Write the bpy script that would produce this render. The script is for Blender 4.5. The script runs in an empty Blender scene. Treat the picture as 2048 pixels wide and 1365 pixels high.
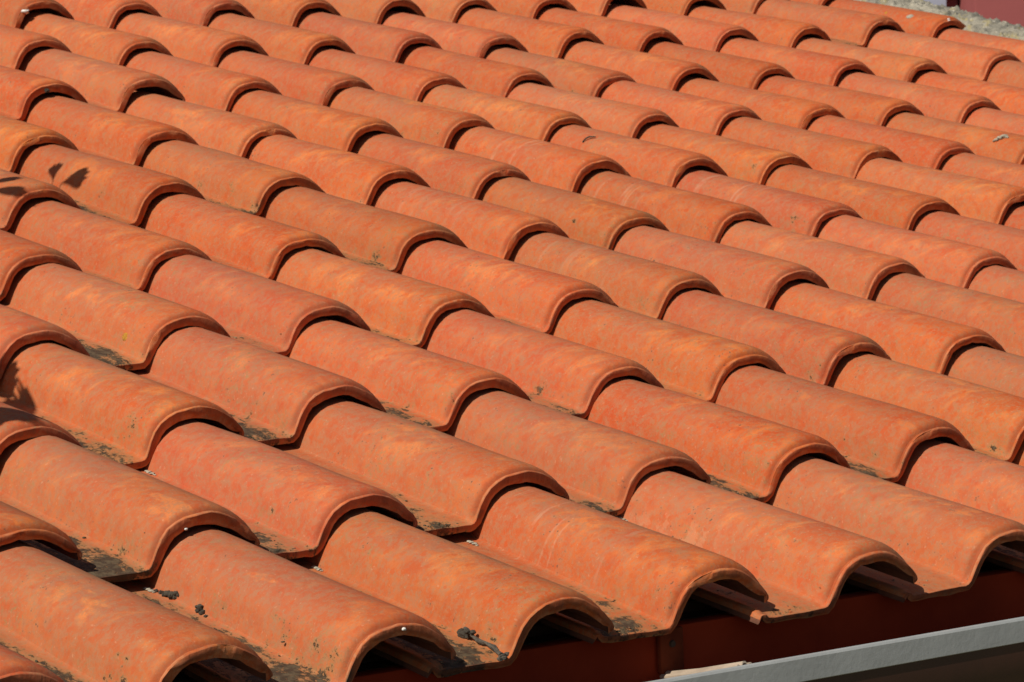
import bpy, bmesh, math, random
import numpy as np
from mathutils import Vector, Matrix, noise

# ---------------------------------------------------------------- frame of the roof
S = 0.22                      # cover width of one tile, metres
RATIO = 1.665                 # exposed length / cover width
TH = math.radians(13)         # roof pitch
CT, ST = math.cos(TH), math.sin(TH)
GZ = -3.0                     # ground level (eave is at z = 0)
def rp(x, u, h):
    "point of the roof (in tile widths: along eave, upslope, off the roof) -> world"
    return Vector((S * x, S * (u * CT - h * ST), S * (u * ST + h * CT)))

sc = bpy.context.scene
col = sc.collection
# ---------------------------------------------------------------- camera
CAMPOS = Vector((-1.8479, -2.6860, 0.5428))
RIGHT = Vector((0.7809, -0.6238, -0.0331)).normalized()
FWD = Vector((0.6209, 0.7809, -0.0683)).normalized()
UP = RIGHT.cross(FWD).normalized()
RIGHT = FWD.cross(UP).normalized()
cam = bpy.data.cameras.new('camera')
cam.sensor_width = 36.0
F = 6790.0                    # focal length in pixels of the 2048 wide photograph
cam.lens = F / 2048 * 36
cam.clip_start = 0.05
cam.clip_end = 600
cam.dof.use_dof = True
cam.dof.focus_distance = 3.25
cam.dof.aperture_fstop = 45
camo = bpy.data.objects.new('camera', cam)
camo.matrix_world = Matrix(((RIGHT.x, UP.x, -FWD.x, CAMPOS.x), (RIGHT.y, UP.y, -FWD.y, CAMPOS.y),
                            (RIGHT.z, UP.z, -FWD.z, CAMPOS.z), (0, 0, 0, 1)))
col.objects.link(camo)
sc.camera = camo
def pix(p):
    d = Vector(p) - CAMPOS
    z = d.dot(FWD)
    return 1024 + F * d.dot(RIGHT) / z, 682.5 - F * d.dot(UP) / z, z
def ray(px, py):
    return (FWD + RIGHT * ((px - 1024) / F) - UP * ((py - 682.5) / F))

# ---------------------------------------------------------------- light
L = Vector((0.708, 0.178, -0.683)).normalized()          # way the sunlight travels
sun = bpy.data.lights.new('sun', 'SUN')
sun.energy = 4.75
sun.angle = math.radians(0.53)
sun.color = (1.0, 0.93, 0.82)
suno = bpy.data.objects.new('sun', sun)
suno.rotation_euler = L.to_track_quat('-Z', 'Y').to_euler()
suno.location = (-6, 0, 6)
col.objects.link(suno)
world = bpy.data.worlds.new('World')
sc.world = world
world.use_nodes = True
wn = world.node_tree
for n in list(wn.nodes): wn.nodes.remove(n)
sky = wn.nodes.new('ShaderNodeTexSky')
sky.sky_type = 'NISHITA'
sky.sun_disc = False
sky.sun_elevation = math.asin(-L.z)
sky.sun_rotation = math.atan2(-L.x, -L.y)
sky.dust_density = 1.0
bg = wn.nodes.new('ShaderNodeBackground')
bg.inputs['Strength'].default_value = 0.05
out = wn.nodes.new('ShaderNodeOutputWorld')
wn.links.new(sky.outputs[0], bg.inputs['Color'])
wn.links.new(bg.outputs[0], out.inputs['Surface'])
sc.view_settings.view_transform = 'Standard'
sc.view_settings.look = 'None'
sc.view_settings.gamma = 1
sc.view_settings.exposure = 0.0
sc.view_settings.use_curve_mapping = False

# ---------------------------------------------------------------- helpers
def tag(o, label=None, cat=None, group=None, kind=None):
    if label: o['label'] = label
    if cat: o['category'] = cat
    if group: o['group'] = group
    if kind: o['kind'] = kind
    return o
def empty(name, loc=(0, 0, 0)):
    o = bpy.data.objects.new(name, None)
    o.location = loc
    o.empty_display_size = 0.1
    col.objects.link(o)
    return o
def mesh_obj(name, verts, faces, mat, parent=None, smooth=True, sharp=None):
    me = bpy.data.meshes.new(name)
    me.from_pydata([tuple(v) for v in verts], [], faces)
    me.update()
    if smooth: me.shade_smooth()
    if sharp: me.set_sharp_from_angle(angle=math.radians(sharp))
    me.materials.append(mat)
    o = bpy.data.objects.new(name, me)
    col.objects.link(o)
    if parent: o.parent = parent
    return o
def bm_obj(name, bm, mat, parent=None, smooth=True, sharp=40):
    me = bpy.data.meshes.new(name)
    bmesh.ops.recalc_face_normals(bm, faces=bm.faces)
    bm.to_mesh(me); bm.free()
    if smooth:
        me.shade_smooth()
        if sharp: me.set_sharp_from_angle(angle=math.radians(sharp))
    me.materials.append(mat)
    o = bpy.data.objects.new(name, me)
    col.objects.link(o)
    if parent: o.parent = parent
    return o
def box(bm, x0, x1, y0, y1, z0, z1, bevel=0):
    r = bmesh.ops.create_cube(bm, size=1)
    vs = r['verts']
    for v in vs:
        v.co = Vector((x0 if v.co.x < 0 else x1, y0 if v.co.y < 0 else y1, z0 if v.co.z < 0 else z1))
    if bevel:
        es = list({e for v in vs for e in v.link_edges})
        bmesh.ops.bevel(bm, geom=es, offset=bevel, segments=2, profile=0.5, affect='EDGES')
def tube(bm, pts, radii, n=8):
    rings = []
    for k, p in enumerate(pts):
        a = pts[max(k - 1, 0)]; b = pts[min(k + 1, len(pts) - 1)]
        t = (b - a).normalized()
        s = t.orthogonal().normalized() if k == 0 else (side - t * side.dot(t)).normalized()
        side = s
        c = t.cross(s)
        rings.append([bm.verts.new(p + (s * math.cos(q) + c * math.sin(q)) * radii[k]) for q in [2 * math.pi * i / n for i in range(n)]])
    for r0, r1 in zip(rings, rings[1:]):
        for i in range(n):
            bm.faces.new((r0[i], r0[(i + 1) % n], r1[(i + 1) % n], r1[i]))
    bm.faces.new(rings[0][::-1]); bm.faces.new(rings[-1])
def lump(bm, c, r, seed, flat=1.0, sub=1, rough=0.45, fr=1.6):
    q = bmesh.ops.create_icosphere(bm, subdivisions=sub, radius=1)
    for v in q['verts']:
        d = v.co.normalized()
        k = 1 + rough * noise.noise(d * fr + Vector((seed * 3.1, seed * 1.7, seed)))
        k += 0.5 * rough * noise.noise(d * fr * 2.7 + Vector((seed, seed * 2.3, 5)))
        v.co = Vector(c) + Vector((d.x * r, d.y * r, d.z * r * flat)) * k

class NT:
    def __init__(s, name):
        s.m = bpy.data.materials.new(name); s.m.use_nodes = True
        s.t = s.m.node_tree
        for n in list(s.t.nodes): s.t.nodes.remove(n)
        s.o = s.n('ShaderNodeOutputMaterial'); s.b = s.n('ShaderNodeBsdfPrincipled')
        s.l(s.b.outputs[0], s.o.inputs['Surface'])
    def n(s, t, **k):
        x = s.t.nodes.new(t)
        for a, v in k.items(): setattr(x, a, v)
        return x
    def l(s, a, b): s.t.links.new(a, b)
    def put(s, sock, v):
        if hasattr(v, 'is_linked') or hasattr(v, 'links'): s.l(v, sock)
        elif isinstance(v, (tuple, list)) and len(v) == 3 and sock.type == 'RGBA': sock.default_value = (*v, 1)
        else: sock.default_value = v
    def math(s, op, a, b=0.0, c=None, clamp=False):
        x = s.n('ShaderNodeMath', operation=op); x.use_clamp = clamp
        s.put(x.inputs[0], a); s.put(x.inputs[1], b)
        if c is not None: s.put(x.inputs[2], c)
        return x.outputs[0]
    def mix(s, f, a, b, blend='MIX'):
        x = s.n('ShaderNodeMix', data_type='RGBA', blend_type=blend)
        s.put(x.inputs[0], f); s.put(x.inputs[6], a); s.put(x.inputs[7], b)
        return x.outputs[2]
    def noise(s, vec, scale, detail=4, rough=0.55, dist=0.0):
        x = s.n('ShaderNodeTexNoise'); x.inputs['Scale'].default_value = scale
        x.inputs['Detail'].default_value = detail; x.inputs['Roughness'].default_value = rough
        x.inputs['Distortion'].default_value = dist
        if vec is not None: s.l(vec, x.inputs['Vector'])
        return x.outputs['Fac']
    def step(s, v, a, b, smooth=True):
        x = s.n('ShaderNodeMapRange'); x.interpolation_type = 'SMOOTHSTEP' if smooth else 'LINEAR'
        s.put(x.inputs[0], v); x.inputs[1].default_value = a; x.inputs[2].default_value = b
        return x.outputs[0]
    def xyz(s, x, y, z):
        c = s.n('ShaderNodeCombineXYZ'); s.put(c.inputs[0], x); s.put(c.inputs[1], y); s.put(c.inputs[2], z)
        return c.outputs[0]
    def bump(s, h, strength, dist, normal=None):
        b = s.n('ShaderNodeBump'); b.inputs['Strength'].default_value = strength; b.inputs['Distance'].default_value = dist
        s.l(h, b.inputs['Height'])
        if normal is not None: s.l(normal, b.inputs['Normal'])
        return b.outputs[0]
def plain(name, colour, rough=0.7, var=0.25, scale=8, metal=0, bump=0.15, bscale=60, col2=None):
    N = NT(name)
    tc = N.n('ShaderNodeTexCoord').outputs['Object']
    f = N.step(N.noise(tc, scale, 6, 0.6), 0.35, 0.68)
    c2 = col2 or tuple(c * (1 - var) for c in colour)
    N.l(N.mix(f, colour, c2), N.b.inputs['Base Color'])
    N.b.inputs['Roughness'].default_value = rough
    N.b.inputs['Metallic'].default_value = metal
    if bump: N.l(N.bump(N.noise(tc, bscale, 5, 0.6), bump, 0.004), N.b.inputs['Normal'])
    return N.m

# ---------------------------------------------------------------- terracotta
def terracotta():
    N = NT('terracotta')
    info = N.n('ShaderNodeObjectInfo').outputs['Random']
    loc = N.n('ShaderNodeTexCoord').outputs['Object']
    sep = N.n('ShaderNodeSeparateXYZ'); N.l(loc, sep.inputs[0])
    x = N.math('MULTIPLY', sep.outputs[0], 1 / S)
    u = N.math('MULTIPLY', sep.outputs[1], 1 / S)
    h = N.math('MULTIPLY', sep.outputs[2], 1 / S)
    seed = N.math('MULTIPLY', info, 173.0)
    seed2 = N.math('MULTIPLY', info, 61.0)
    P = N.xyz(N.math('ADD', x, seed), N.math('ADD', u, seed2), h)
    runs = N.n('ShaderNodeAttribute', attribute_type='OBJECT', attribute_name='runs').outputs['Fac']
    splash = N.n('ShaderNodeAttribute', attribute_type='OBJECT', attribute_name='splash').outputs['Fac']
    moss = N.n('ShaderNodeAttribute', attribute_type='OBJECT', attribute_name='moss').outputs['Fac']
    r2 = N.math('FRACT', N.math('MULTIPLY', info, 17.31))
    r3 = N.math('FRACT', N.math('MULTIPLY', info, 91.7))
    r4 = N.math('FRACT', N.math('MULTIPLY', info, 47.9))
    # clay body, from red to orange, tile by tile and blotch by blotch
    big = N.noise(P, 1.5, 4, 0.55)
    c = N.mix(N.step(big, 0.36, 0.64), (0.450, 0.108, 0.034), (0.510, 0.148, 0.045))
    c = N.mix(N.math('MULTIPLY', r2, 0.22), c, (0.455, 0.116, 0.044))
    mid = N.noise(P, 5.0, 6, 0.62, 0.4)
    c = N.mix(N.math('MULTIPLY', N.step(mid, 0.45, 0.66), 0.75), c, (0.470, 0.092, 0.028))
    # worn, greyish pink skin on the back and the crest
    grain = N.noise(P, 24.0, 5, 0.7)
    crest = N.step(h, -0.02, 0.13)
    back = N.step(N.math('ADD', u, N.math('MULTIPLY', N.noise(P, 2.2, 5, 0.65), 1.8)), 0.95, 2.0)
    pk = N.math('MULTIPLY', back, N.math('ADD', 0.30, N.math('MULTIPLY', crest, 0.45)))
    pk = N.math('MULTIPLY', pk, N.math('ADD', 0.66, N.math('MULTIPLY', r3, 0.36)), clamp=True)
    pk = N.math('MULTIPLY', pk, N.math('ADD', 0.55, N.step(grain, 0.35, 0.65)), clamp=True)
    c = N.mix(pk, c, (0.385, 0.145, 0.078))
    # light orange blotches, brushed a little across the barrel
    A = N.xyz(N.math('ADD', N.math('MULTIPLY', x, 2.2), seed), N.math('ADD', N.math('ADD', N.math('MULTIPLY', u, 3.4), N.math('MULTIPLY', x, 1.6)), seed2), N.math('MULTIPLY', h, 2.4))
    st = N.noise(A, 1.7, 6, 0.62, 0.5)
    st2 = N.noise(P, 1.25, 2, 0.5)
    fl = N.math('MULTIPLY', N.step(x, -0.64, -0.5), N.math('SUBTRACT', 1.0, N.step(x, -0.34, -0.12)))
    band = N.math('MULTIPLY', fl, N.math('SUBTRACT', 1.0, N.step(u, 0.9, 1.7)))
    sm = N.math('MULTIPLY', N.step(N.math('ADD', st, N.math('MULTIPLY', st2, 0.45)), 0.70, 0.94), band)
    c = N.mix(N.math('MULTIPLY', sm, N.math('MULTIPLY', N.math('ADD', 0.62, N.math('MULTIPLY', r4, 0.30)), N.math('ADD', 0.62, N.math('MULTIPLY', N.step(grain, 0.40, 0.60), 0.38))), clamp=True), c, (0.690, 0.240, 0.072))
    # a scraped patch lying along the flank on many tiles, with a firmer edge
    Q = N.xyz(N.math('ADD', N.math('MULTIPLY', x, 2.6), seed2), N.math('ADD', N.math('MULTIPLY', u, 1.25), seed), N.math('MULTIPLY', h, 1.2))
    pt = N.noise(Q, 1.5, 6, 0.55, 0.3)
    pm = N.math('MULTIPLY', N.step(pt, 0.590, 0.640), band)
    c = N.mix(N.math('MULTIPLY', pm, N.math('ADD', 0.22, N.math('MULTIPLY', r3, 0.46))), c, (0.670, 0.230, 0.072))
    # tan dust in the pan and up the near flank
    pan = N.math('SUBTRACT', 1.0, N.step(N.math('ADD', x, N.math('MULTIPLY', N.noise(P, 3.0, 6, 0.68), 0.34)), -0.60, -0.30))
    pan = N.math('MULTIPLY', pan, N.math('ADD', 0.45, N.math('MULTIPLY', N.step(grain, 0.32, 0.66), 0.8)), clamp=True)
    c = N.mix(N.math('MULTIPLY', pan, N.math('ADD', 0.38, N.math('MULTIPLY', r3, 0.30))), c, (0.465, 0.192, 0.080))
    # fine sandy mottling of the fired skin
    gr2 = N.noise(P, 60.0, 4, 0.7)
    c = N.mix(N.math('MULTIPLY', N.step(N.math('ADD', N.math('MULTIPLY', grain, .6), N.math('MULTIPLY', gr2, .4)), 0.46, 0.57), 0.60), c, (0.375, 0.172, 0.085))
    c = N.mix(N.math('MULTIPLY', N.step(N.noise(P, 11.0, 6, 0.72, 0.3), 0.46, 0.68), 0.46), c, (0.430, 0.084, 0.026))
    c = N.mix(N.math('MULTIPLY', N.step(N.noise(P, 15.0, 7, 0.75), 0.50, 0.74), 0.60), c, (0.330, 0.185, 0.095))
    # greenish film in freckles
    fr = N.noise(P, 34.0, 3, 0.7)
    film = N.math('MULTIPLY', N.step(fr, 0.50, 0.66), N.step(N.noise(P, 2.4, 5, 0.65), 0.46, 0.66))
    c = N.mix(N.math('MULTIPLY', film, 0.62), c, (0.270, 0.190, 0.080))
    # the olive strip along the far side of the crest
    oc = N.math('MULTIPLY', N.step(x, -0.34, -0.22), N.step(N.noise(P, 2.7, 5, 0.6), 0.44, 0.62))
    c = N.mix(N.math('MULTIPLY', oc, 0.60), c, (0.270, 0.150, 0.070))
    # red freckles where the skin is off
    rf = N.step(N.noise(P, 17.0, 2, 0.5), 0.655, 0.70)
    c = N.mix(N.math('MULTIPLY', rf, 0.55), c, (0.500, 0.100, 0.030))
    pf = N.step(N.noise(P, 46.0, 2, 0.5), 0.67, 0.72)
    c = N.mix(N.math('MULTIPLY', pf, 0.40), c, (0.560, 0.270, 0.150))
    # whitish run marks now and then
    W = N.xyz(N.math('MULTIPLY', x, 0.5), N.math('ADD', N.math('MULTIPLY', u, 9.0), seed), N.math('MULTIPLY', h, 0.6))
    run = N.math('MULTIPLY', N.step(N.noise(W, 1.7, 2, 0.5, 0.5), 0.58, 0.68), N.math('MULTIPLY', runs, N.math('MULTIPLY', back, N.step(N.noise(P, 4.0, 5, 0.7), 0.38, 0.56))))
    c = N.mix(N.math('MULTIPLY', run, 0.32), c, (0.55, 0.32, 0.20))
    spl = N.math('MULTIPLY', N.math('MULTIPLY', N.step(N.noise(P, 7.0, 5, 0.6), 0.50, 0.54), splash), N.math('MULTIPLY', N.step(u, 0.75, 1.05), N.math('SUBTRACT', 1.0, N.step(N.math('ADD', x, N.math('MULTIPLY', N.noise(P, 4.0, 4, 0.6), 0.2)), -0.50, -0.40))))
    c = N.mix(N.math('MULTIPLY', spl, 0.34), c, (0.540, 0.270, 0.145))
    # dark lichen and moss in the pan beside the neighbour's edge
    M = N.xyz(N.math('ADD', N.math('MULTIPLY', x, 2.3), seed), N.math('ADD', N.math('ADD', N.math('MULTIPLY', u, 0.75), N.math('MULTIPLY', x, -0.9)), seed2), h)
    inpan = N.math('MULTIPLY', N.step(x, -1.12, -0.98), N.math('SUBTRACT', 1.0, N.step(N.math('ADD', x, N.math('MULTIPLY', N.noise(M, 6.0, 5, 0.7), 0.34)), -0.64, -0.38)))
    near = N.math('SUBTRACT', 1.0, N.math('MULTIPLY', 0.72, N.step(N.math('SUBTRACT', N.math('ADD', u, N.math('MULTIPLY', N.noise(P, 1.7, 4, 0.6), 1.1)), N.math('ADD', N.math('MULTIPLY', r2, 0.55), N.math('MULTIPLY', N.math('MAXIMUM', N.math('SUBTRACT', moss, 0.6), 0.0), 1.5))), 0.35, 1.35)))
    amt = N.math('MINIMUM', N.math('MULTIPLY', N.math('MULTIPLY', inpan, near), moss), 0.85)
    mn = N.math('ADD', N.math('ADD', N.math('MULTIPLY', N.noise(M, 8.0, 8, 0.78), 0.62), N.math('MULTIPLY', N.noise(P, 36.0, 4, 0.75), 0.40)), N.math('MULTIPLY', N.math('SUBTRACT', N.noise(P, 5.0, 4, 0.65), 0.5), 0.62))
    th = N.math('ADD', mn, N.math('MULTIPLY', amt, 0.30))
    dk = N.math('MULTIPLY', N.step(th, 0.70, 0.765), N.step(amt, 0.04, 0.2))
    hal = N.math('MULTIPLY', N.step(th, 0.57, 0.72), N.step(amt, 0.02, 0.2))
    c = N.mix(N.math('MULTIPLY', hal, 0.60), c, (0.270, 0.180, 0.078))
    mc = N.mix(N.step(N.noise(P, 22.0, 3, 0.6), 0.42, 0.62), (0.030, 0.025, 0.018), (0.090, 0.076, 0.046))
    c = N.mix(N.math('MULTIPLY', dk, 0.90), c, mc)
    # stray dark pepper anywhere
    pp = N.math('MULTIPLY', N.step(N.noise(P, 48.0, 2, 0.5), 0.66, 0.71), N.step(N.noise(P, 3.3, 3, 0.6), 0.52, 0.64))
    c = N.mix(N.math('MULTIPLY', pp, 0.75), c, (0.07, 0.055, 0.035))
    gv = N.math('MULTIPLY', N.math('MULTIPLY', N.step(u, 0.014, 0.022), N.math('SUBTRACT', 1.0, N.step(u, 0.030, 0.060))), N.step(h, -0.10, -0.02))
    c = N.mix(N.math('MULTIPLY', gv, N.math('ADD', 0.30, N.math('MULTIPLY', grain, 0.60))), c, (0.270, 0.066, 0.024))  # groove: dirt tone, with the shade of its relief painted in
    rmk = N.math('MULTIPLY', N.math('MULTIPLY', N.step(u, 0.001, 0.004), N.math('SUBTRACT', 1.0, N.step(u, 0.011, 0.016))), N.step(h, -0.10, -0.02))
    c = N.mix(N.math('MULTIPLY', rmk, N.math('MULTIPLY', N.step(N.noise(P, 12.0, 5, 0.65), 0.46, 0.62), 0.60)), c, (0.560, 0.220, 0.100))  # rim: worn tone, with the sunlit edge line painted in
    # the sawn front face: grazing shade put into its darker brown, stained black in places
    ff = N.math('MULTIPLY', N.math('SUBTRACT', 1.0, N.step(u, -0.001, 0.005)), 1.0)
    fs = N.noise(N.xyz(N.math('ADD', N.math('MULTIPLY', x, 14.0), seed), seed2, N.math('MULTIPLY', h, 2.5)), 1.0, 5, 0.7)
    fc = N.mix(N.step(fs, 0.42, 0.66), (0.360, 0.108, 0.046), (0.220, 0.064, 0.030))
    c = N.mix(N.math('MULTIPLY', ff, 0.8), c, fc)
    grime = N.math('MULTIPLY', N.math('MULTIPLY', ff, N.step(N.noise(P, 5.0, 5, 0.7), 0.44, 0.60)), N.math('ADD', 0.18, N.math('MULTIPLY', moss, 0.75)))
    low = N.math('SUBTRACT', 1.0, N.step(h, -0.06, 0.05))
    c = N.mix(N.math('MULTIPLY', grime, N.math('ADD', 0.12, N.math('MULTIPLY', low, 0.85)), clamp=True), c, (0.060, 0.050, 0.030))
    # tile to tile tone
    hs = N.n('ShaderNodeHueSaturation')
    N.l(N.math('ADD', 0.4932, N.math('MULTIPLY', r3, 0.006)), hs.inputs['Hue'])
    N.l(N.math('ADD', 1.01, N.math('MULTIPLY', r2, 0.04)), hs.inputs['Saturation'])
    N.l(N.math('ADD', 0.91, N.math('MULTIPLY', r4, 0.13)), hs.inputs['Value'])
    N.l(c, hs.inputs['Color'])
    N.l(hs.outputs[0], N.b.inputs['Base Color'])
    N.b.inputs['Roughness'].default_value = 0.78
    N.b.inputs['Specular IOR Level'].default_value = 0.28
    n1 = N.bump(N.noise(P, 62.0, 6, 0.72), 0.45, 0.0014)
    n2 = N.bump(N.noise(P, 9.0, 6, 0.62), 0.38, 0.0032, n1)
    n3 = N.bump(N.math('MULTIPLY', dk, mn), 0.9, 0.0025, n2)
    n4 = N.bump(N.math('MULTIPLY', ff, fs), 0.8, 0.0030, n3)
    N.l(n4, N.b.inputs['Normal'])
    return N.m
CLAY = terracotta()
CLAY_UNDER = plain('shaded_clay', (0.190, 0.066, 0.034), .9, .45, 14, bump=.4, bscale=90, col2=(0.085, 0.040, 0.024))  # dirty clay darkened further: shade of undersides and edges put into the colour

M_FASCIA = plain('fascia_paint', (0.420, 0.046, 0.013), 0.85, 0.35, 4, bump=0.1)
for m_ in (M_FASCIA,): m_.node_tree.nodes['Principled BSDF'].inputs['Specular IOR Level'].default_value = .12
M_GUTTER = plain('gutter_paint', (0.055, 0.018, 0.009), 0.5, 0.3, 5, bump=0.08)
M_ZINC = plain('galvanised_steel', (0.345, 0.360, 0.355), 0.60, 0.10, 14, metal=0.0, bump=0.12, bscale=120)
M_WALL = plain('render_wall', (0.42, 0.30, 0.22), 0.9, 0.2, 3, bump=0.3, bscale=40)
M_WOOD = plain('roof_timber', (0.10, 0.055, 0.030), 0.8, 0.4, 9, bump=0.3)
M_MORTAR_BIT = plain('mortar_crumb', (0.42, 0.38, 0.29), 0.95, 0.35, 60, bump=0.5, bscale=300)
M_BARK = plain('dry_twig', (0.120, 0.100, 0.075), 0.9, 0.65, 120, bump=0.8, bscale=400)
M_DARK = plain('dead_moss', (0.070, 0.056, 0.038), 0.95, 0.5, 90, bump=0.8, bscale=500)
M_WHITE = plain('white_dropping', (0.75, 0.73, 0.68), 0.8, 0.2, 100, bump=0.2)
M_LICHEN = plain('yellow_lichen', (0.50, 0.230, 0.020), 0.9, 0.3, 200, bump=0.6, bscale=500)
M_MOSS = plain('moss', (0.032, 0.030, 0.018), 0.95, 0.5, 150, bump=0.8, bscale=600, col2=(0.115, 0.100, 0.050))
M_LEAF = plain('green_leaf', (0.050, 0.095, 0.025), 0.5, 0.3, 30, bump=0.1)
M_TRUNK = plain('bark', (0.14, 0.10, 0.07), 0.9, 0.4, 25, bump=0.6, bscale=60)

# ---------------------------------------------------------------- ground, house
bm = bmesh.new()
bmesh.ops.create_grid(bm, x_segments=8, y_segments=8, size=300)
for v in bm.verts: v.co.z = GZ
tag(bm_obj('ground', bm, plain('earth', (0.20, 0.16, 0.10), 0.95, 0.4, 0.6, bump=0.3, bscale=9, col2=(0.10, 0.11, 0.04))), kind='structure')

X0, X1 = -7.2 * S, 18.75 * S           # ends of the roof along the eave
UTOP = 22.5                             # top of the roof that is built
house = empty('house', (0, 0.14, GZ))
tag(house, 'low house with dark fascia under the orange tile roof', 'house')
bm = bmesh.new()
ytop, ztop = S * UTOP * CT, S * UTOP * ST
zz = 0.14 * math.tan(TH) - 0.075
prof = [(0.14, GZ), (ytop, GZ), (ytop, ztop - 0.075), (0.14, zz)]
a = [bm.verts.new((X0 + 0.06, y, z)) for y, z in prof]; b = [bm.verts.new((X1 - 0.02, y, z)) for y, z in prof]
bm.faces.new(a); bm.faces.new(b[::-1])
for i in range(4): bm.faces.new((a[i], a[(i + 1) % 4], b[(i + 1) % 4], b[i]))
for v in bm.verts: v.co -= Vector((0, 0.14, GZ))
bm_obj('wall', bm, M_WALL, house, smooth=False)
bm = bmesh.new()
box(bm, X0, X1 - 0.02, 0.062, 0.088, -0.30, -0.021, 0.002)
o = bm_obj('fascia_board', bm, M_FASCIA, house); o.location = (0, -0.14, -GZ)

# ---------------------------------------------------------------- gutter with its hangers
gut = empty('rain_gutter', (0, 0, -0.05))
tag(gut, 'red brown gutter with pale galvanised front rim below the eave tiles', 'gutter')
def extrude(bm, prof, x0, x1):
    A = [bm.verts.new((x0, y, z)) for y, z in prof]; B = [bm.verts.new((x1, y, z)) for y, z in prof]
    for i in range(len(prof)):
        j = (i + 1) % len(prof)
        bm.faces.new((A[i], A[j], B[j], B[i]))
    bm.faces.new(A[::-1]); bm.faces.new(B)
def shell(line, t):
    "closed section of a bent sheet of thickness t"
    n = len(line); other = []
    for k in range(n):
        a = Vector(line[max(k - 1, 0)]); b = Vector(line[min(k + 1, n - 1)])
        d = (b - a).normalized()
        other.append((line[k][0] - d.y * t, line[k][1] + d.x * t))
    return list(line) + other[::-1]
arc = [(0.058, -0.030 + 0.05), (0.058, -0.09)]
for k in range(0, 11):
    q = math.pi * k / 10
    arc.append((-0.009 + 0.067 * math.cos(q), -0.095 - 0.062 * math.sin(q)))
arc += [(-0.0765, -0.085), (-0.0770, -0.058)]
arc = [(y, z + 0.05 - 0.0) for y, z in arc]      # local: origin is 5 cm below the eave
arc = [(y, z) for y, z in arc if True]
arc[0] = (0.058, -0.034)
bm = bmesh.new(); extrude(bm, shell(arc, 0.002), X0, X1 - 0.03)
bm_obj('trough', bm, M_GUTTER, gut)
bm = bmesh.new()
rim = [(-0.0800, -0.0235), (-0.0815, -0.0225), (-0.0815, 0.0015), (-0.0800, 0.0040), (-0.0760, 0.0046), (-0.0725, 0.0035), (-0.0725, -0.0030), (-0.0745, -0.0030), (-0.0745, 0.0010), (-0.0785, 0.0012), (-0.0785, -0.0235)]
extrude(bm, rim, X0, X1 - 0.03)
bm_obj('rim_band', bm, M_ZINC, gut, sharp=30)
def hanger(x):
    bm = bmesh.new()
    line = [(0.052, -0.021), (0.043, -0.0200), (0.0, -0.0125), (-0.03, -0.0060), (-0.0715, 0.0030)]
    A = []; w = 0.0115
    prof = [(-1, 0.0), (-0.80, 0.0022), (-0.40, 0.0), (-0.15, 0.0045), (0.15, 0.0045), (0.40, 0.0), (0.8, 0.0022), (1, 0.0)]
    for k, (y, z) in enumerate(line):
        a_ = Vector(line[max(k - 1, 0)]); b_ = Vector(line[min(k + 1, len(line) - 1)])
        d = (b_ - a_).normalized(); nx = Vector((-d.y, d.x)) * -1
        A.append([bm.verts.new((x + w * s_, y + nx.x * h_, z + nx.y * h_)) for s_, h_ in prof] +
                 [bm.verts.new((x + w * s_, y + nx.x * (h_ - 0.002), z + nx.y * (h_ - 0.002))) for s_, h_ in prof[::-1]])
    for r0, r1 in zip(A, A[1:]):
        for i in range(16): bm.faces.new((r0[i], r0[(i + 1) % 16], r1[(i + 1) % 16], r1[i]))
    bm.faces.new(A[0]); bm.faces.new(A[-1][::-1])
    o = bm_obj('hanger_strap', bm, M_HANG, gut)
    bm = bmesh.new()
    box(bm, x - .008, x + .026, 0.0530, 0.0610, -.020, .029, .003)
    o2 = bm_obj('hanger_plate', bm, M_HOLD, gut)
    bm = bmesh.new()
    q = bmesh.ops.create_cone(bm, cap_ends=True, segments=10, radius1=0.0045, radius2=0.0035, depth=0.004)
    for v in q['verts']: v.co = Vector((x + .008 + v.co.x, 0.0525 + v.co.z * -1, 0.012 + v.co.y))
    bm_obj('screw', bm, M_WOOD, o2)
M_HOLD = plain('hanger_paint', (0.260, 0.050, 0.018), 0.9, 0.3, 30, bump=0.1)
M_HOLD.node_tree.nodes['Principled BSDF'].inputs['Specular IOR Level'].default_value = .1
M_HANG = plain('hanger_zinc', (0.50, 0.40, 0.30), 0.5, 0.25, 30, metal=0.2, bump=0.1)
for k in range(-2, 6): hanger(0.528 + 0.72 * k)

# ---------------------------------------------------------------- the tiles
PT = [(-1.115, -.100), (-1.105, -.078), (-1.085, -.070), (-1.06, -.074), (-1.04, -.088), (-1.0, -.091), (-.92, -.091), (-.84, -.091), (-.77, -.0908), (-.70, -.0900),
      (-.662, -.0895), (-.644, -.0870), (-.631, -.075), (-.617, -.040), (-.602, .004), (-.580, .052), (-.548, .094), (-.505, .125), (-.455, .146),
      (-.40, .155), (-.355, .1610), (-.31, .1615), (-.26, .154), (-.21, .139), (-.16, .116), (-.115, .089), (-.075, .060), (-.042, .034), (-.018, .013), (-.003, -.004), (.002, -.018)]
NP = len(PT)
PA = np.array(PT)
tg = np.gradient(PA, axis=0); tg /= np.linalg.norm(tg, axis=1)[:, None]
NRM = np.c_[-tg[:, 1], tg[:, 0]]
THICK = np.interp(PA[:, 0], [-1.115, -1.05, -.7, -.6, -.3, -.05, .002], [.020, .042, .044, .050, .054, .046, .012])
RAISE = np.interp(PA[:, 0], [-1.115, -1.0, -.66, -.625, -.58, -.3, -.06, .002], [0, .006, .007, .022, .031, .036, .028, .010])
PB = PA - NRM * THICK[:, None]
PA = PA + NRM * RAISE[:, None]
PB[0] = (-1.112, -.128); PB[-1] = (-.016, -.040); PB[-2] = (-.028, -.044)
TILT = 0.054
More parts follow.
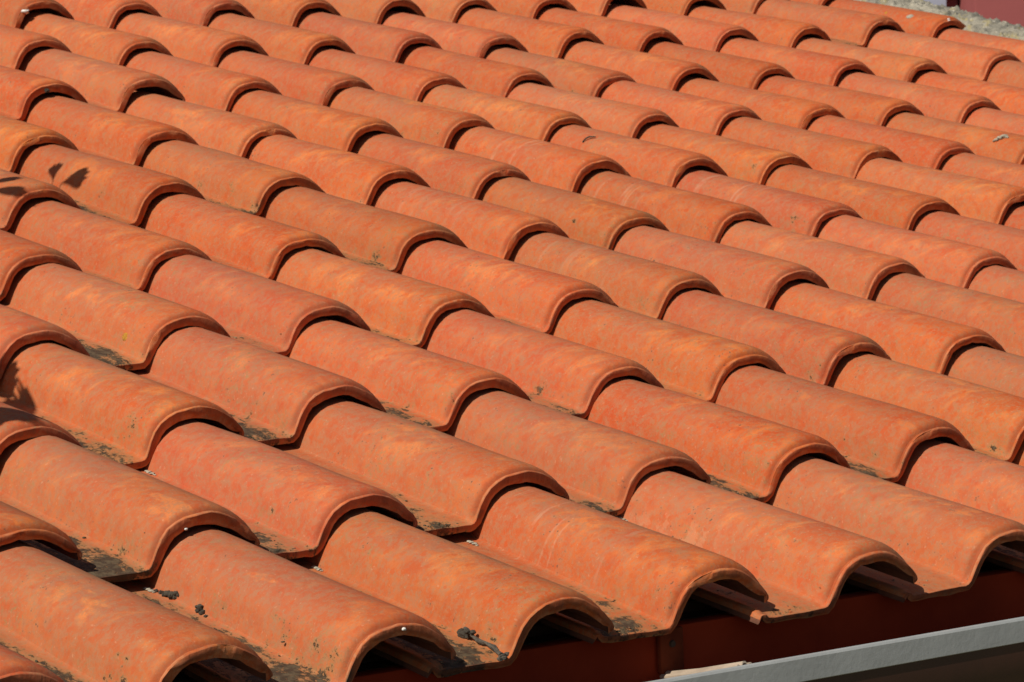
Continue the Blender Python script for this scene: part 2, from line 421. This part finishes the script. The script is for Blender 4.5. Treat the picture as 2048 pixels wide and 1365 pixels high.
# distance back from the front edge -> drop of the upper skin (a rounded nose with a faint fillet behind it)
UU = [(0.0, -.0400), (.003, -.0350), (.007, -.0325), (.012, -.0320), (.016, -.0340), (.021, -.0385), (.027, -.0395), (.034, -.0350), (.044, -.0225), (.058, -.0100), (.076, -.0030), (.105, 0), (.17, 0), (.30, 0), (.50, 0), (.75, 0), (1.0, 0), (1.25, 0), (1.5, 0), (1.72, 0), (1.95, 0)]
def tile_mesh(seed):
    rng = random.Random(seed)
    ox, oy, oz = rng.uniform(0, 90), rng.uniform(0, 90), rng.uniform(0, 90)
    V, Fc = [], []
    wide = rng.uniform(-.012, .012); high = rng.uniform(-.010, .012)
    nose = rng.uniform(.65, 1.35)
    def warp(x, u, h):
        k = noise.noise(Vector((x * 1.6 + ox, u * 1.1 + oy, oz)))
        k2 = noise.noise(Vector((x * 5 + ox, u * 4 + oy, oz + 9)))
        c = max(0.0, h + .09) / .25
        x += u * float(np.interp(x, [-1.05, -.66, -.58, -.2, 0], [0, .042, .045, .0, -.014]))
        h -= .012 * u * c
        return (x + wide * c * (x + .33) / .33 + .004 * k, u, h + high * c + .010 * k + .0022 * k2 - TILT * u)
    for du, dz in UU:
        for k in range(NP):
            x, h = PA[k]
            n = NRM[k]
            d = dz * (nose if du > .03 else .5 + .5 * nose) * (0.26 + .70 * RAISE[k] / .036)
            if du < .013: d += .005 * noise.noise(Vector((x * 9 + ox, oy, 3))) + .0045 * noise.noise(Vector((x * 28 + ox, oy + du * 60, 5)))
            uu = du
            if du < .02:
                ch = noise.noise(Vector((x * 7 + ox, oy + 40, 1)))
                if ch > .38: uu += (ch - .38) * .05 * (1 if du < .005 else .5); d -= (ch - .38) * .015
            V.append(warp(x + n[0] * d, uu, h + n[1] * d))
    nu = len(UU)
    UB = [0.0, .03, .09, .3, .75, 1.25, 1.95]
    for du in UB:
        for k in range(NP):
            x, h = PB[k]
            d = 0
            uu = du
            if du == 0:
                d = .010 * noise.noise(Vector((x * 8 + ox + 7, oy, 3))) + .006 * noise.noise(Vector((x * 25 + ox, oy, 8)))
                uu = .004 + .010 * abs(noise.noise(Vector((x * 11 + ox, oy + 3, 5))))
            n = NRM[k]
            V.append(warp(x + n[0] * d, uu, h + n[1] * d))
    off = nu * NP
    for a in range(nu - 1):
        for k in range(NP - 1):
            i = a * NP + k
            Fc.append((i, i + 1, i + NP + 1, i + NP))
    for a in range(len(UB) - 1):
        for k in range(NP - 1):
            i = off + a * NP + k
            Fc.append((i, i + NP, i + NP + 1, i + 1))
    # front face with an uneven middle line
    m0 = len(V)
    for k in range(NP):
        p = Vector(V[k]); q = Vector(V[off + k])
        r = p.lerp(q, .5 + .22 * noise.noise(Vector((PA[k][0] * 13 + ox, oy, 77))))
        r.y += .006 * noise.noise(Vector((PA[k][0] * 17 + ox, oy, 21))) - .002
        V.append(tuple(r))
    for k in range(NP - 1):
        Fc.append((k, m0 + k, m0 + k + 1, k + 1))
        Fc.append((m0 + k, off + k, off + k + 1, m0 + k + 1))
    # back face and the two long edges
    tb = (nu - 1) * NP; bb = off + (len(UB) - 1) * NP
    for k in range(NP - 1): Fc.append((tb + k, tb + k + 1, bb + k + 1, bb + k))
    for k in (0, NP - 1):
        loop = [a * NP + k for a in range(nu)] + [off + a * NP + k for a in range(len(UB) - 1, -1, -1)] + [m0 + k]
        Fc.append(tuple(loop if k == 0 else loop[::-1]))
    me = bpy.data.meshes.new('tile')
    me.from_pydata([(x * S, y * S, z * S) for x, y, z in V], [], Fc)
    me.update(); me.shade_smooth(); me.set_sharp_from_angle(angle=math.radians(38))
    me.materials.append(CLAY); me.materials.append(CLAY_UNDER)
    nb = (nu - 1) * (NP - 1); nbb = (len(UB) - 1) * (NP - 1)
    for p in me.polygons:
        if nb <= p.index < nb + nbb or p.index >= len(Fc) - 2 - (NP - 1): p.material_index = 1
    return me
OFF = {(0, 0): (-0.021, 0.1, 0.002), (1, 0): (-0.033, 0.046, -0.014), (2, 0): (-0.048, 0.083, -0.021), (3, 0): (-0.026, 0.108, -0.005), (4, 0): (-0.019, 0.064, -0.007), (0, 1): (0.012, 0.101, 0.023), (1, 1): (-0.009, 0.026, -0.001), (2, 1): (-0.017, 0.042, -0.005), (3, 1): (0.01, 0.067, 0.018), (4, 1): (0.008, 0.051, 0.014), (5, 1): (0.012, -0.017, 0.008), (6, 1): (0.016, -0.031, 0.01), (1, 2): (-0.016, -0.029, -0.015), (2, 2): (-0.001, 0.002, -0.0), (3, 2): (0.008, 0.062, 0.017), (4, 2): (0.017, -0.028, 0.009), (5, 2): (0.025, -0.063, 0.011), (6, 2): (0.025, -0.072, 0.011), (7, 2): (0.006, -0.027, 0.002), (8, 2): (0.019, -0.046, 0.012), (2, 3): (0.006, -0.035, -0.003), (3, 3): (0.019, -0.029, 0.008), (4, 3): (0.032, -0.043, 0.018), (5, 3): (0.028, -0.066, 0.012), (6, 3): (0.04, -0.095, 0.02), (7, 3): (0.026, -0.049, 0.017), (8, 3): (0.012, -0.035, 0.006), (9, 3): (-0.001, -0.016, -0.005), (10, 3): (-0.007, 0.01, -0.007), (3, 4): (0.002, -0.036, -0.006), (4, 4): (0.007, -0.06, -0.008), (5, 4): (0.022, -0.073, 0.004), (6, 4): (0.046, -0.093, 0.024), (7, 4): (0.017, -0.067, 0.002), (8, 4): (0.009, -0.017, 0.006), (9, 4): (0.009, -0.044, 0.0), (10, 4): (-0.012, -0.044, -0.024), (11, 4): (-0.004, -0.068, -0.02), (4, 5): (-0.009, -0.031, -0.015), (5, 5): (0.007, -0.091, -0.015), (6, 5): (0.034, -0.093, 0.011), (7, 5): (0.022, -0.057, 0.009), (8, 5): (0.015, -0.073, -0.001), (9, 5): (0.014, -0.039, 0.006), (10, 5): (0.011, -0.058, -0.001), (11, 5): (-0.006, -0.042, -0.018), (12, 5): (0.011, -0.073, -0.003), (13, 5): (-0.009, -0.029, -0.019), (5, 6): (-0.014, -0.045, -0.024), (6, 6): (0.021, -0.108, -0.008), (7, 6): (0.004, -0.062, -0.012), (8, 6): (-0.0, -0.079, -0.021), (9, 6): (-0.002, -0.056, -0.017), (10, 6): (0.006, -0.064, -0.009), (11, 6): (-0.015, -0.045, -0.031), (12, 6): (-0.008, -0.023, -0.017), (13, 6): (-0.014, -0.039, -0.03), (14, 6): (-0.013, -0.015, -0.023), (15, 6): (-0.001, -0.033, -0.01), (6, 7): (0.03, -0.061, 0.011), (7, 7): (0.006, 0.02, 0.011), (8, 7): (-0.01, -0.04, -0.022), (9, 7): (-0.017, -0.019, -0.025), (10, 7): (-0.022, -0.017, -0.032), (11, 7): (-0.013, 0.005, -0.015), (12, 7): (-0.02, -0.022, -0.032), (13, 7): (-0.01, 0.053, 0.0), (14, 7): (-0.019, 0.025, -0.021), (15, 7): (0.002, 0.017, 0.008), (16, 7): (-0.008, 0.007, -0.011), (7, 8): (-0.006, 0.038, 0.005), (8, 8): (-0.008, -0.001, -0.009), (9, 8): (-0.013, 0.005, -0.013), (10, 8): (-0.02, 0.028, -0.016), (11, 8): (-0.01, -0.002, -0.013), (12, 8): (-0.019, 0.012, -0.022), (13, 8): (-0.012, 0.059, 0.001), (14, 8): (-0.008, 0.051, 0.003), (15, 8): (0.005, 0.052, 0.023), (16, 8): (-0.001, 0.031, 0.008), (17, 8): (0.055, 0.051, 0.11), (8, 9): (-0.002, 0.098, 0.029), (9, 9): (-0.016, 0.083, 0.008), (10, 9): (-0.012, 0.056, 0.003), (11, 9): (-0.0, 0.028, 0.009), (12, 9): (0.004, 0.027, 0.014), (13, 9): (-0.007, 0.089, 0.019), (14, 9): (0.005, 0.078, 0.032), (15, 9): (0.005, 0.174, 0.064), (16, 9): (0.025, 0.052, 0.058)}
roof = empty('tiled_roof', rp(0, 0, -.13))
tag(roof, 'sunlit roof of overlapping orange clay barrel tiles edged with mortar', 'roof')
NV = 36
variants = [tile_mesh(100 + k) for k in range(NV)]
rng = random.Random(7)
colx = {}
for (i, j), (dx, du, dh) in OFF.items(): colx.setdefault(i, []).append(dx)
rowu = {}
for (i, j), (dx, du, dh) in OFF.items(): rowu.setdefault(j, []).append(du)
tiles = {}
ROT = Matrix.Rotation(TH, 4, 'X')
def place(i, j):
    if (i, j) in OFF:
        dx, du, dh = OFF[(i, j)]
    else:
        dx = sum(colx[i]) / len(colx[i]) if i in colx else rng.uniform(-.02, .02)
        du = (sum(rowu[j]) / len(rowu[j]) if j in rowu else .06) + rng.uniform(-.03, .03)
        dh = rng.uniform(-.012, .012)
        if i >= 17: dh += .07
    loc = rp(i + dx, j * RATIO + du, dh)
    r = Matrix.Rotation(rng.gauss(0, .012), 4, 'Y') @ Matrix.Rotation(rng.gauss(0, .012), 4, 'Z')
    return Matrix.Translation(loc) @ ROT @ r
cells = []
for j in range(0, 14):
    for i in range(-8, 19):
        xs = [pix(rp(i + a, j * RATIO + b, c)) for a in (-1.1, 0) for b in (0, RATIO) for c in (0, .16)]
        if min(p[2] for p in xs) < .6: continue
        x0, x1 = min(p[0] for p in xs), max(p[0] for p in xs)
        y0, y1 = min(p[1] for p in xs), max(p[1] for p in xs)
        if x1 < -820 or x0 > 2048 + 820 or y1 < -330 or y0 > 1365 + 480: continue
        inside = not (x1 < 0 or x0 > 2048 or y1 < 0 or y0 > 1365)
        cells.append((i, j, inside))
RI = roof.location.copy()
for i, j, inside in cells:
    M = place(i, j)
    o = bpy.data.objects.new('tile', variants[rng.randrange(NV)])
    col.objects.link(o)
    o.parent = roof
    o.matrix_parent_inverse = Matrix.Identity(4)
    o.matrix_basis = Matrix.Translation(-RI) @ M
    px, py, _ = pix(M.translation)
    m = 1.0 - 0.060 * j - 0.24 * max(0, min(1, px / 2048)) * (0.4 + 0.6 * min(1, j / 3)) + rng.uniform(-.22, .22)
    if j == 0: m -= .25 if i > 1 else -.1
    m = {(0, 0): 1.0, (1, 0): 1.35, (2, 0): .85, (3, 0): .65, (4, 0): .38, (5, 0): .15, (0, 1): 1.0, (1, 1): 1.15, (2, 1): .85, (0, 2): 1.1, (1, 2): 1.05}.get((i, j), min(1.0, m))
    o['moss'] = max(0.08, m)
    o['runs'] = 1.0 if (i, j) in ((3, 0), (9, 4), (10, 4), (9, 5)) else (.5 if rng.random() < .05 else 0.0)
    o['splash'] = 1.0 if (i, j) == (4, 0) else 0.0
    tiles[(i, j)] = (o, M)
print('tiles', len(cells), 'in view', sum(c[2] for c in cells))
def on_tile(i, j, x, u):
    "world point on the upper skin of tile (i, j); x from its free edge (0 .. -1.1), u up from its front"
    h = float(np.interp(x, PA[:, 0], PA[:, 1])) - TILT * u
    return tiles[(i, j)][1] @ Vector((x * S, u * S, h * S))
N_UP = (rp(0, 0, 1) - rp(0, 0, 0)).normalized()
D_UP = (rp(0, 1, 0) - rp(0, 0, 0)).normalized()
# deck under the tiles, so no light comes up through the joints
bm = bmesh.new()
g = [rp(-7.0, .55, -.262), rp(18.4, .55, -.262), rp(18.4, UTOP, -.262), rp(-7.0, UTOP, -.262)]
g2 = [p - N_UP * .025 for p in g]
A = [bm.verts.new(p - RI) for p in g]; B = [bm.verts.new(p - RI) for p in g2]
bm.faces.new(A); bm.faces.new(B[::-1])
for k in range(4): bm.faces.new((A[k], A[(k + 1) % 4], B[(k + 1) % 4], B[k]))
bm_obj('roof_deck', bm, M_WOOD, roof, smooth=False)
for u0 in [.62 + RATIO * k for k in range(0, 13)]:
    bm = bmesh.new()
    q = [rp(-6.8, u0, -.26), rp(18.3, u0, -.26), rp(18.3, u0 + .16, -.26), rp(-6.8, u0 + .16, -.26)]
    A = [bm.verts.new(p - RI) for p in q]; B = [bm.verts.new(p - RI + N_UP * .012) for p in q]
    bm.faces.new(A[::-1]); bm.faces.new(B)
    for k in range(4): bm.faces.new((A[k], A[(k + 1) % 4], B[(k + 1) % 4], B[k]))
    bm_obj('batten', bm, M_WOOD, roof, smooth=False)

# ---------------------------------------------------------------- mortar along the verge
def mortar_mat():
    N = NT('verge_mortar')
    tc = N.n('ShaderNodeTexCoord').outputs['Object']
    a = N.noise(tc, 9, 6, 0.65); b = N.noise(tc, 60, 5, 0.7); c3 = N.noise(tc, 26, 4, 0.65)
    c = N.mix(N.step(a, .36, .62), (.200, .185, .150), (.370, .340, .265))
    c = N.mix(N.math('MULTIPLY', N.step(c3, .54, .66), .75), c, (.360, .300, .140))
    c = N.mix(N.math('MULTIPLY', N.step(b, .50, .66), .65), c, (.130, .120, .095))
    c = N.mix(N.math('MULTIPLY', N.step(N.noise(tc, 85, 3, .6), .60, .70), .7), c, (.60, .55, .44))
    N.l(c, N.b.inputs['Base Color']); N.b.inputs['Roughness'].default_value = .95
    N.l(N.bump(N.noise(tc, 90, 6, .75), .9, .006, N.bump(a, .5, .01)), N.b.inputs['Normal'])
    return N.m
M_MORTAR = mortar_mat()
bm = bmesh.new()
nx_ = 44
uvals = [-.12 + .06 * k for k in range(150)] + [8.9 + .0125 * k for k in range(int((UTOP - 8.9) / .0125))]
prof = [(17.78, .055), (17.82, .12), (17.88, .175), (17.97, .205), (18.08, .222), (18.2, .228), (18.34, .222), (18.46, .20), (18.56, .16), (18.62, .12), (18.64, 0), (18.64, -.25)]
pxs = np.linspace(0, len(prof) - 1, nx_)
rows = []
for u in uvals:
    row = []
    for t in pxs:
        k = min(int(t), len(prof) - 2); f = t - k
        x = prof[k][0] * (1 - f) + prof[k + 1][0] * f; h = prof[k][1] * (1 - f) + prof[k + 1][1] * f
        n1 = noise.noise(Vector((x * 1.2, u * .9, 4))); n2 = noise.noise(Vector((x * 5, u * 5, h * 5))); n3 = noise.noise(Vector((x * 15, u * 15, h * 15)))
        x2 = x + (.10 * noise.noise(Vector((u * .8, 3, 9))) + .07 * n2) * (1.0 if t < nx_ * .35 else .3)
        row.append(bm.verts.new(rp(x2, u, h + .03 * n1 + .036 * n2 + .044 * n3 + .030 * noise.noise(Vector((x * 37, u * 37, h * 37)))) - RI))
    rows.append(row)
for r0, r1 in zip(rows, rows[1:]):
    for k in range(nx_ - 1): bm.faces.new((r0[k], r0[k + 1], r1[k + 1], r1[k]))
bm_obj('verge_mortar', bm, M_MORTAR, roof, sharp=70)

# ---------------------------------------------------------------- moss tufts in the pans
bm = bmesh.new()
rng = random.Random(21)
ico = bmesh.new(); bmesh.ops.create_icosphere(ico, subdivisions=1, radius=1)
IV = [v.co.copy() for v in ico.verts]; IF = [[v.index for v in f.verts] for f in ico.faces]; ico.free()
mv, mf = [], []
def clump(c, r, flat):
    k0 = len(mv); sx, sy = rng.uniform(.7, 1.5), rng.uniform(.7, 1.5)
    for d in IV:
        k = rng.uniform(.6, 1.25)
        mv.append(c + Vector((1, 0, 0)) * d.x * r * sx * k + D_UP * d.y * r * sy * k + N_UP * d.z * r * flat * k)
    mf.extend(tuple(k0 + i for i in f) for f in IF)
for i, j, inside in cells:
    if not inside: continue
    o, M = tiles[(i, j)]
    m = o['moss']
    heavy = m > .95
    n = int((260 if heavy else 190) * max(0, m - .2) ** 1.4 * rng.uniform(.25, 1.5) * (.8 if j == 0 else 1))
    cx, cu = -.90 + rng.uniform(-.05, .05), rng.uniform(.20, .45)
    for k in range(n):
        t = rng.random() ** rng.choice((.8, 1.5, 2.2))
        u = t * (1.7 if m > .6 else 1.0) + rng.uniform(-.02, .03)
        x = -.99 + .05 * rng.random() + abs(rng.gauss(0, .115 if heavy else .085)) * (1.3 - .5 * t)
        if noise.noise(Vector((x * 5 + i * 3.3, u * 4 + j * 7.1, 2))) < -.02 + .35 * (x + .95): continue
        if x > (-.60 if heavy else -.64) or u < .012: continue
        clump(on_tile(i, j, x, u), S * rng.uniform(.003, .0095), rng.uniform(.25, .6))
moss_o = mesh_obj('moss', mv, mf, M_MOSS)
tag(moss_o, kind='stuff'); moss_o['label'] = 'dark moss and lichen growing in the pans between the tiles'

# ---------------------------------------------------------------- grit: crumbs of clay, mortar and leaf dust caught beside the tile edges
gv_, gf_ = [], []
mv, mf = gv_, gf_
for i, j, inside in cells:
    if not inside: continue
    for k in range(rng.randrange(7, 26)):
        u = rng.random() ** 1.6 * 1.5 + .02
        x = -.99 + abs(rng.gauss(0, .13))
        if x > -.60: continue
        clump(on_tile(i, j, x, u), S * rng.uniform(.0022, .0075), rng.uniform(.4, .8))
grit_o = mesh_obj('grit', gv_, gf_, plain('crumb_grit', (0.17, 0.105, 0.058), .95, .5, 90, bump=.4, bscale=500, col2=(0.30, 0.22, 0.13)))
tag(grit_o, kind='stuff'); grit_o['label'] = 'brown crumbs and leaf dust caught in the pans beside the tile edges'

# ---------------------------------------------------------------- small things lying on the tiles
def at_pix(px, py, reject=None):
    "first tile surface met by the line of sight through a pixel of the photograph"
    d = ray(px, py).normalized()
    deps = bpy.context.evaluated_depsgraph_get()
    ok, loc, nor, idx, ob, mat = sc.ray_cast(deps, CAMPOS + d * .3, d)
    return loc, nor
bpy.context.view_layer.update()
def lumps(name, label, cat, spots, mat, group=None, flat=.8, rough=.55, sub=2, seed=1):
    base = at_pix(*spots[0][:2])[0]
    bm = bmesh.new()
    for k, (px, py, r) in enumerate(spots):
        p, n = at_pix(px, py)
        lump(bm, p + n * r * .35 - base, r, seed + k, flat, sub, rough, 2.3)
    o = bm_obj(name, bm, mat, sharp=60); o.location = base
    tag(o, label, cat, group)
    return o
def patch(name, label, cat, px, py, r, mat, seed, thick=.0012, group=None, el=1.0):
    "thin crust with a ragged outline lying on the skin of a tile"
    c, n = at_pix(px, py)
    a = n.cross(D_UP).normalized(); b = n.cross(a)
    bm = bmesh.new(); rings = []
    for q, hh in ((1.0, 0.0), (.9, .8), (.5, 1.0)):
        ring = []
        for k in range(20):
            w = 2 * math.pi * k / 20
            rr = r * q * (1 + .30 * noise.noise(Vector((math.cos(w) * 1.4, math.sin(w) * 1.4, seed))) + .16 * noise.noise(Vector((math.cos(w) * 4, math.sin(w) * 4, seed))))
            ring.append(bm.verts.new(a * rr * math.cos(w) + b * rr * el * math.sin(w) + n * (thick * hh - .0006)))
        rings.append(ring)
    for r0, r1 in zip(rings, rings[1:]):
        for k in range(20): bm.faces.new((r0[k], r0[(k + 1) % 20], r1[(k + 1) % 20], r1[k]))
    bm.faces.new(rings[-1]); bm.faces.new(rings[0][::-1])
    o = bm_obj(name, bm, mat, sharp=60); o.location = c
    return tag(o, label, cat, group)
lumps('dead_moss_clump', 'black crumbled moss clump in the pan left of the lowest full tile', 'moss clump', [(338, 1188, .0048), (347, 1191, .0055), (331, 1192, .0038), (354, 1187, .0034), (344, 1197, .0034), (322, 1187, .0028), (312, 1184, .0026), (351, 1195, .003), (357, 1191, .002)], M_DARK, seed=3)
lumps('dead_moss_clump', 'small dark moss clump lower down beside the black lichen patch', 'moss clump', [(403, 1216, .0042), (407, 1226, .0036), (399, 1222, .0032), (412, 1234, .0022), (394, 1214, .002)], M_DARK, seed=13)
# twig with a knot of dry stuff
base = at_pix(960, 1290)[0]
tw = empty('dry_twig', base)
tag(tw, 'grey dry twig lying in the pan at the eave edge with a dark knot', 'twig')
pts = []
for px, py, k in ((941, 1258, .012), (950, 1270, .009), (962, 1282, .0075), (975, 1294, .0065), (988, 1305, .006), (1000, 1316, .006)):
    p, n = at_pix(px, py); pts.append(p + n * k * .7 - base)
bm = bmesh.new(); tube(bm, pts, [.0020, .0024, .0021, .0026, .0024, .0028], 7)
bmesh.ops.subdivide_edges(bm, edges=bm.edges[:], cuts=1)
for v in bm.verts: v.co += Vector((1, 1, 1)) * .0022 * noise.noise(v.co * 160)
bm_obj('stem', bm, M_BARK, tw)
bm = bmesh.new()
for k, (px, py, r) in enumerate(((933, 1272, .0055), (925, 1270, .0046), (940, 1276, .0048), (945, 1269, .0035), (920, 1274, .0028), (936, 1265, .0032))):
    p, n = at_pix(px, py); lump(bm, p + n * r * .7 - base, r, 40 + k, .85, 2, .6, 2.6)
bm_obj('knot', bm, M_DARK, tw)
bm = bmesh.new()
for k, (px, py, r) in enumerate(((1008, 1318, .0038), (1014, 1324, .0032), (1020, 1316, .0028), (1005, 1326, .003))):
    p, n = at_pix(px - 6, py - 6); lump(bm, p + n * r * .3 - base, r, 50 + k, .9, 2, .6, 2.6)
bm_obj('frayed_end', bm, M_BARK, tw)
# curl of bark on a tile high up
base = at_pix(1180, 281)[0]
bm = bmesh.new(); pts = []
for px, py, k in ((1166, 286, .002), (1173, 281, .004), (1181, 278, .005), (1192, 277, .003)):
    p, n = at_pix(px, py); pts.append(p + n * k - base)
tube(bm, pts, [.0012, .0016, .0016, .0010], 6)
o = bm_obj('curled_twig', bm, M_DARK); o.location = base
tag(o, 'thin dark curled twig on a tile crest just below an open tile mouth', 'twig')
# leaf scrap hanging on a tile nose
base = at_pix(93, 181)[0]
bm = bmesh.new()
p, n = at_pix(93, 181); lump(bm, p + n * .002 - base, .0045, 60, .9, 2, .6, 2.0)
o = bm_obj('dark_bud', bm, M_DARK); o.location = base
tag(o, 'tiny dark brown bud stuck on a tile nose near the left edge', 'bud')
lumps('mortar_crumb', 'pale crumb of mortar lying on a tile at the right edge', 'mortar crumb', [(1994, 281, .005), (2001, 278, .006), (2008, 275, .0065), (2014, 276, .004), (1989, 283, .0035)], M_MORTAR_BIT, seed=70, flat=.6)
patch('mortar_splash', 'flat pale mortar splash on the last tile beside the mortar verge', 'mortar splash', 1820, 33, .009, M_MORTAR_BIT, 5, .002)
patch('yellow_lichen', 'round mustard yellow lichen spot on a tile flank at the left', 'lichen', 250, 674, .0062, M_LICHEN, 3)
patch('yellow_lichen', 'small ochre lichen fleck on the tile touching the mortar verge', 'lichen', 1772, 26, .0045, M_LICHEN, 8)
lumps('bird_dropping', 'small white dropping on the nose of the half buried verge tile', 'dropping', [(1897, 39, .0035), (1898, 42, .0030)], M_WHITE, seed=100, flat=.5)
lumps('bird_dropping', 'white dropping on a broken tile nose in the top left corner', 'dropping', [(49, 23, .0065)], M_WHITE, seed=104, flat=.5)
for k, (px, py, lab) in enumerate(((371, 1058, 'white speck on the nose of the tile above the eave row at left'),
                                   (807, 1258, 'white speck on the nose of the eave tile beside the twig'),
                                   )):
    lumps('white_speck', lab, 'speck', [(px, py, .0024), (px + 2, py + 2, .0015)], M_WHITE, seed=110 + k, flat=.6)
CR = [((296, 1181), 'pale mortar bit under the tile mouth beside the black moss clump'), ((299, 946), 'pale mortar bit under a tile mouth left of the orange patch'),
      ((632, 1138), 'pale mortar bit under a tile mouth in the second row'), ((943, 1087), 'pale mortar bit beside the whitish run marks'), ((1243, 1037), 'pale mortar bit at the foot of the tile with beige splashes')]
for k, ((px, py), lab) in enumerate(CR):
    lumps('mortar_bit', lab, 'mortar crumb', [(px, py, .0032), (px + 6, py + 3, .0034), (px - 5, py - 2, .0028), (px + 11, py + 5, .002)], M_MORTAR_BIT, seed=130 + 5 * k, flat=.45, group='pale mortar bits under the tile mouths')

# ---------------------------------------------------------------- tree to the left whose twigs throw the leaf shadows
tree = empty('young_tree', (-2.35, -.45, GZ))
tag(tree, 'small broad leaved tree left of the house reaching over the roof', 'tree')
TB = tree.location.copy()
def leaf_patch(bm, c, ax, side, ln, wd, nrm):
    "obovate leaf with a narrow foot and a notched tip, gently cupped"
    sh = [(0, .02), (.15, .07), (.35, .20), (.55, .38), (.75, .50), (.90, .46), (1.0, .28)]
    rows = []
    for t, w in sh:
        p = c + ax * ln * t - nrm * ln * .18 * t * t
        rows.append([bm.verts.new(p + side * wd * w * q + nrm * ln * .05 * q * q + (ax * ln * (.10 if abs(q) == .5 else -.08) if t == 1.0 else Vector())) for q in (-1, -.5, 0, .5, 1)])
    for r0, r1 in zip(rows, rows[1:]):
        for k in range(4): bm.faces.new((r0[k], r0[k + 1], r1[k + 1], r1[k]))
def roof_at(px, py, h):
    d = ray(px, py); o = CAMPOS - rp(0, 0, h)
    return CAMPOS - d * (o.dot(N_UP) / d.dot(N_UP))
SUNW = -L
leaf_px = [((106, 364), (113, 329), .017, 0), ((122, 368), (173, 351), .020, 0), ((-30, 374), (42, 357), .012, 0), ((-30, 382), (52, 388), .012, 0),
           ((-28, 778), (34, 752), .026, 0), ((-30, 800), (22, 793), .014, 0), ((-45, 766), (2, 738), .022, 0), ((-30, 812), (80, 838), .020, 0), ((-50, 836), (34, 836), .024, 0),
           ((-30, 770), (31, 741), .010, 0), ((-30, 792), (37, 770), .011, 0), ((-20, 822), (80, 850), .010, 0), ((-30, 786), (26, 782), .012, 0)]
DST = 0.70
limb_pts = []
lb = bmesh.new()
feet = []
for k, (a, b, w, h) in enumerate(leaf_px):
    A = at_pix(*a)[0] + SUNW * DST; B = at_pix(*b)[0] + SUNW * DST

    ax = (B - A); ln = ax.length; ax.normalize()
    side = ax.cross(SUNW).normalized()
    leaf_patch(lb, A - TB, ax, side, ln, w * 2.0, SUNW)

    feet.append(A)
# shoots run left from the leaf feet, over the edge of the picture, to the limb
limb_end = Vector((-1.05, .95, 1.05))
tw_b = bmesh.new()
for f in feet:
    out_ = f + Vector((-.10, -.015, .035))
    mid = f.lerp(limb_end, .5) + Vector((-.02, -.02, .06))
    tube(tw_b, [f - TB, out_ - TB, mid - TB, limb_end - TB], [.0012, .0016, .003, .006], 6)
bm = bmesh.new()
tr = [Vector((-2.35, -.45, GZ)), Vector((-2.32, -.42, -1.9)), Vector((-2.36, -.38, -.9)), Vector((-2.30, -.35, 0.1)), Vector((-2.27, -.30, .75)), Vector((-2.25, -.25, 1.5))]
tube(bm, [p - TB for p in tr], [.075, .062, .055, .045, .032, .012], 10)
bm_obj('trunk', bm, M_TRUNK, tree)
lm_ = [tr[3], Vector((-2.1, .1, .45)), Vector((-1.7, .5, .80)), limb_end]
tube(tw_b, [p - TB for p in lm_], [.032, .022, .014, .006], 8)
bm_obj('limb', tw_b, M_TRUNK, tree)
rng = random.Random(5)
for k in range(420):
    d = Vector((rng.gauss(0, 1), rng.gauss(0, 1), rng.gauss(0, 1))).normalized()
    c = Vector((-2.55, -.70, .95)) + Vector((d.x * .50, d.y * .42, d.z * .70)) * rng.random() ** .45
    ax = (d + Vector((rng.uniform(-.6, .6), rng.uniform(-.6, .6), rng.uniform(-.6, .3)))).normalized()
    leaf_patch(lb, c - TB, ax, ax.orthogonal().normalized(), rng.uniform(.05, .085), .045, d)
bm_obj('crown', lb, M_LEAF, tree)

# ---------------------------------------------------------------- neighbouring building beyond the verge
nb_d = 13.0
P0 = CAMPOS + ray(1949, 0) * nb_d
nb = empty('neighbouring_building', Vector((P0.x, P0.y, GZ)))
tag(nb, 'maroon walled building with a grey shutter behind the mortar verge', 'building')
yaw = math.atan2(RIGHT.y, RIGHT.x) + .10
nb.rotation_euler = (0, 0, yaw)
M_MAROON = plain('maroon_render', (0.250, 0.058, 0.056), .85, .10, 2, bump=.2, bscale=30)
M_GREY = plain('grey_metal', (0.31, 0.34, 0.42), .6, .08, 3, bump=.05)
M_EAVE = plain('dark_trim', (.06, .06, .065), .7, .2, 4, bump=0)
bm = bmesh.new(); box(bm, 0, 4.0, 0, 5, 0, 6.2, .01); bm_obj('wall', bm, M_MAROON, nb)
bm = bmesh.new(); box(bm, -3.2, -.003, .25, 5, 0, 6.0, .01); bm_obj('side_wall', bm, M_MAROON, nb)
ztop = P0.z - GZ
for k in range(16):
    bm = bmesh.new(); z1 = ztop + .03 - .16 * k
    box(bm, -1.9, -.06, .20, .246, z1 - .152, z1, .01); bm_obj('shutter_slat', bm, M_GREY, nb)
bm = bmesh.new(); box(bm, -2.0, -.02, .195, .247, ztop + .036, ztop + .35, .01); bm_obj('shutter_box', bm, M_EAVE, nb)
bm = bmesh.new(); box(bm, -3.4, 4.2, -.2, 5.2, 6.21, 6.38, .01); bm_obj('roof_slab', bm, M_EAVE, nb)
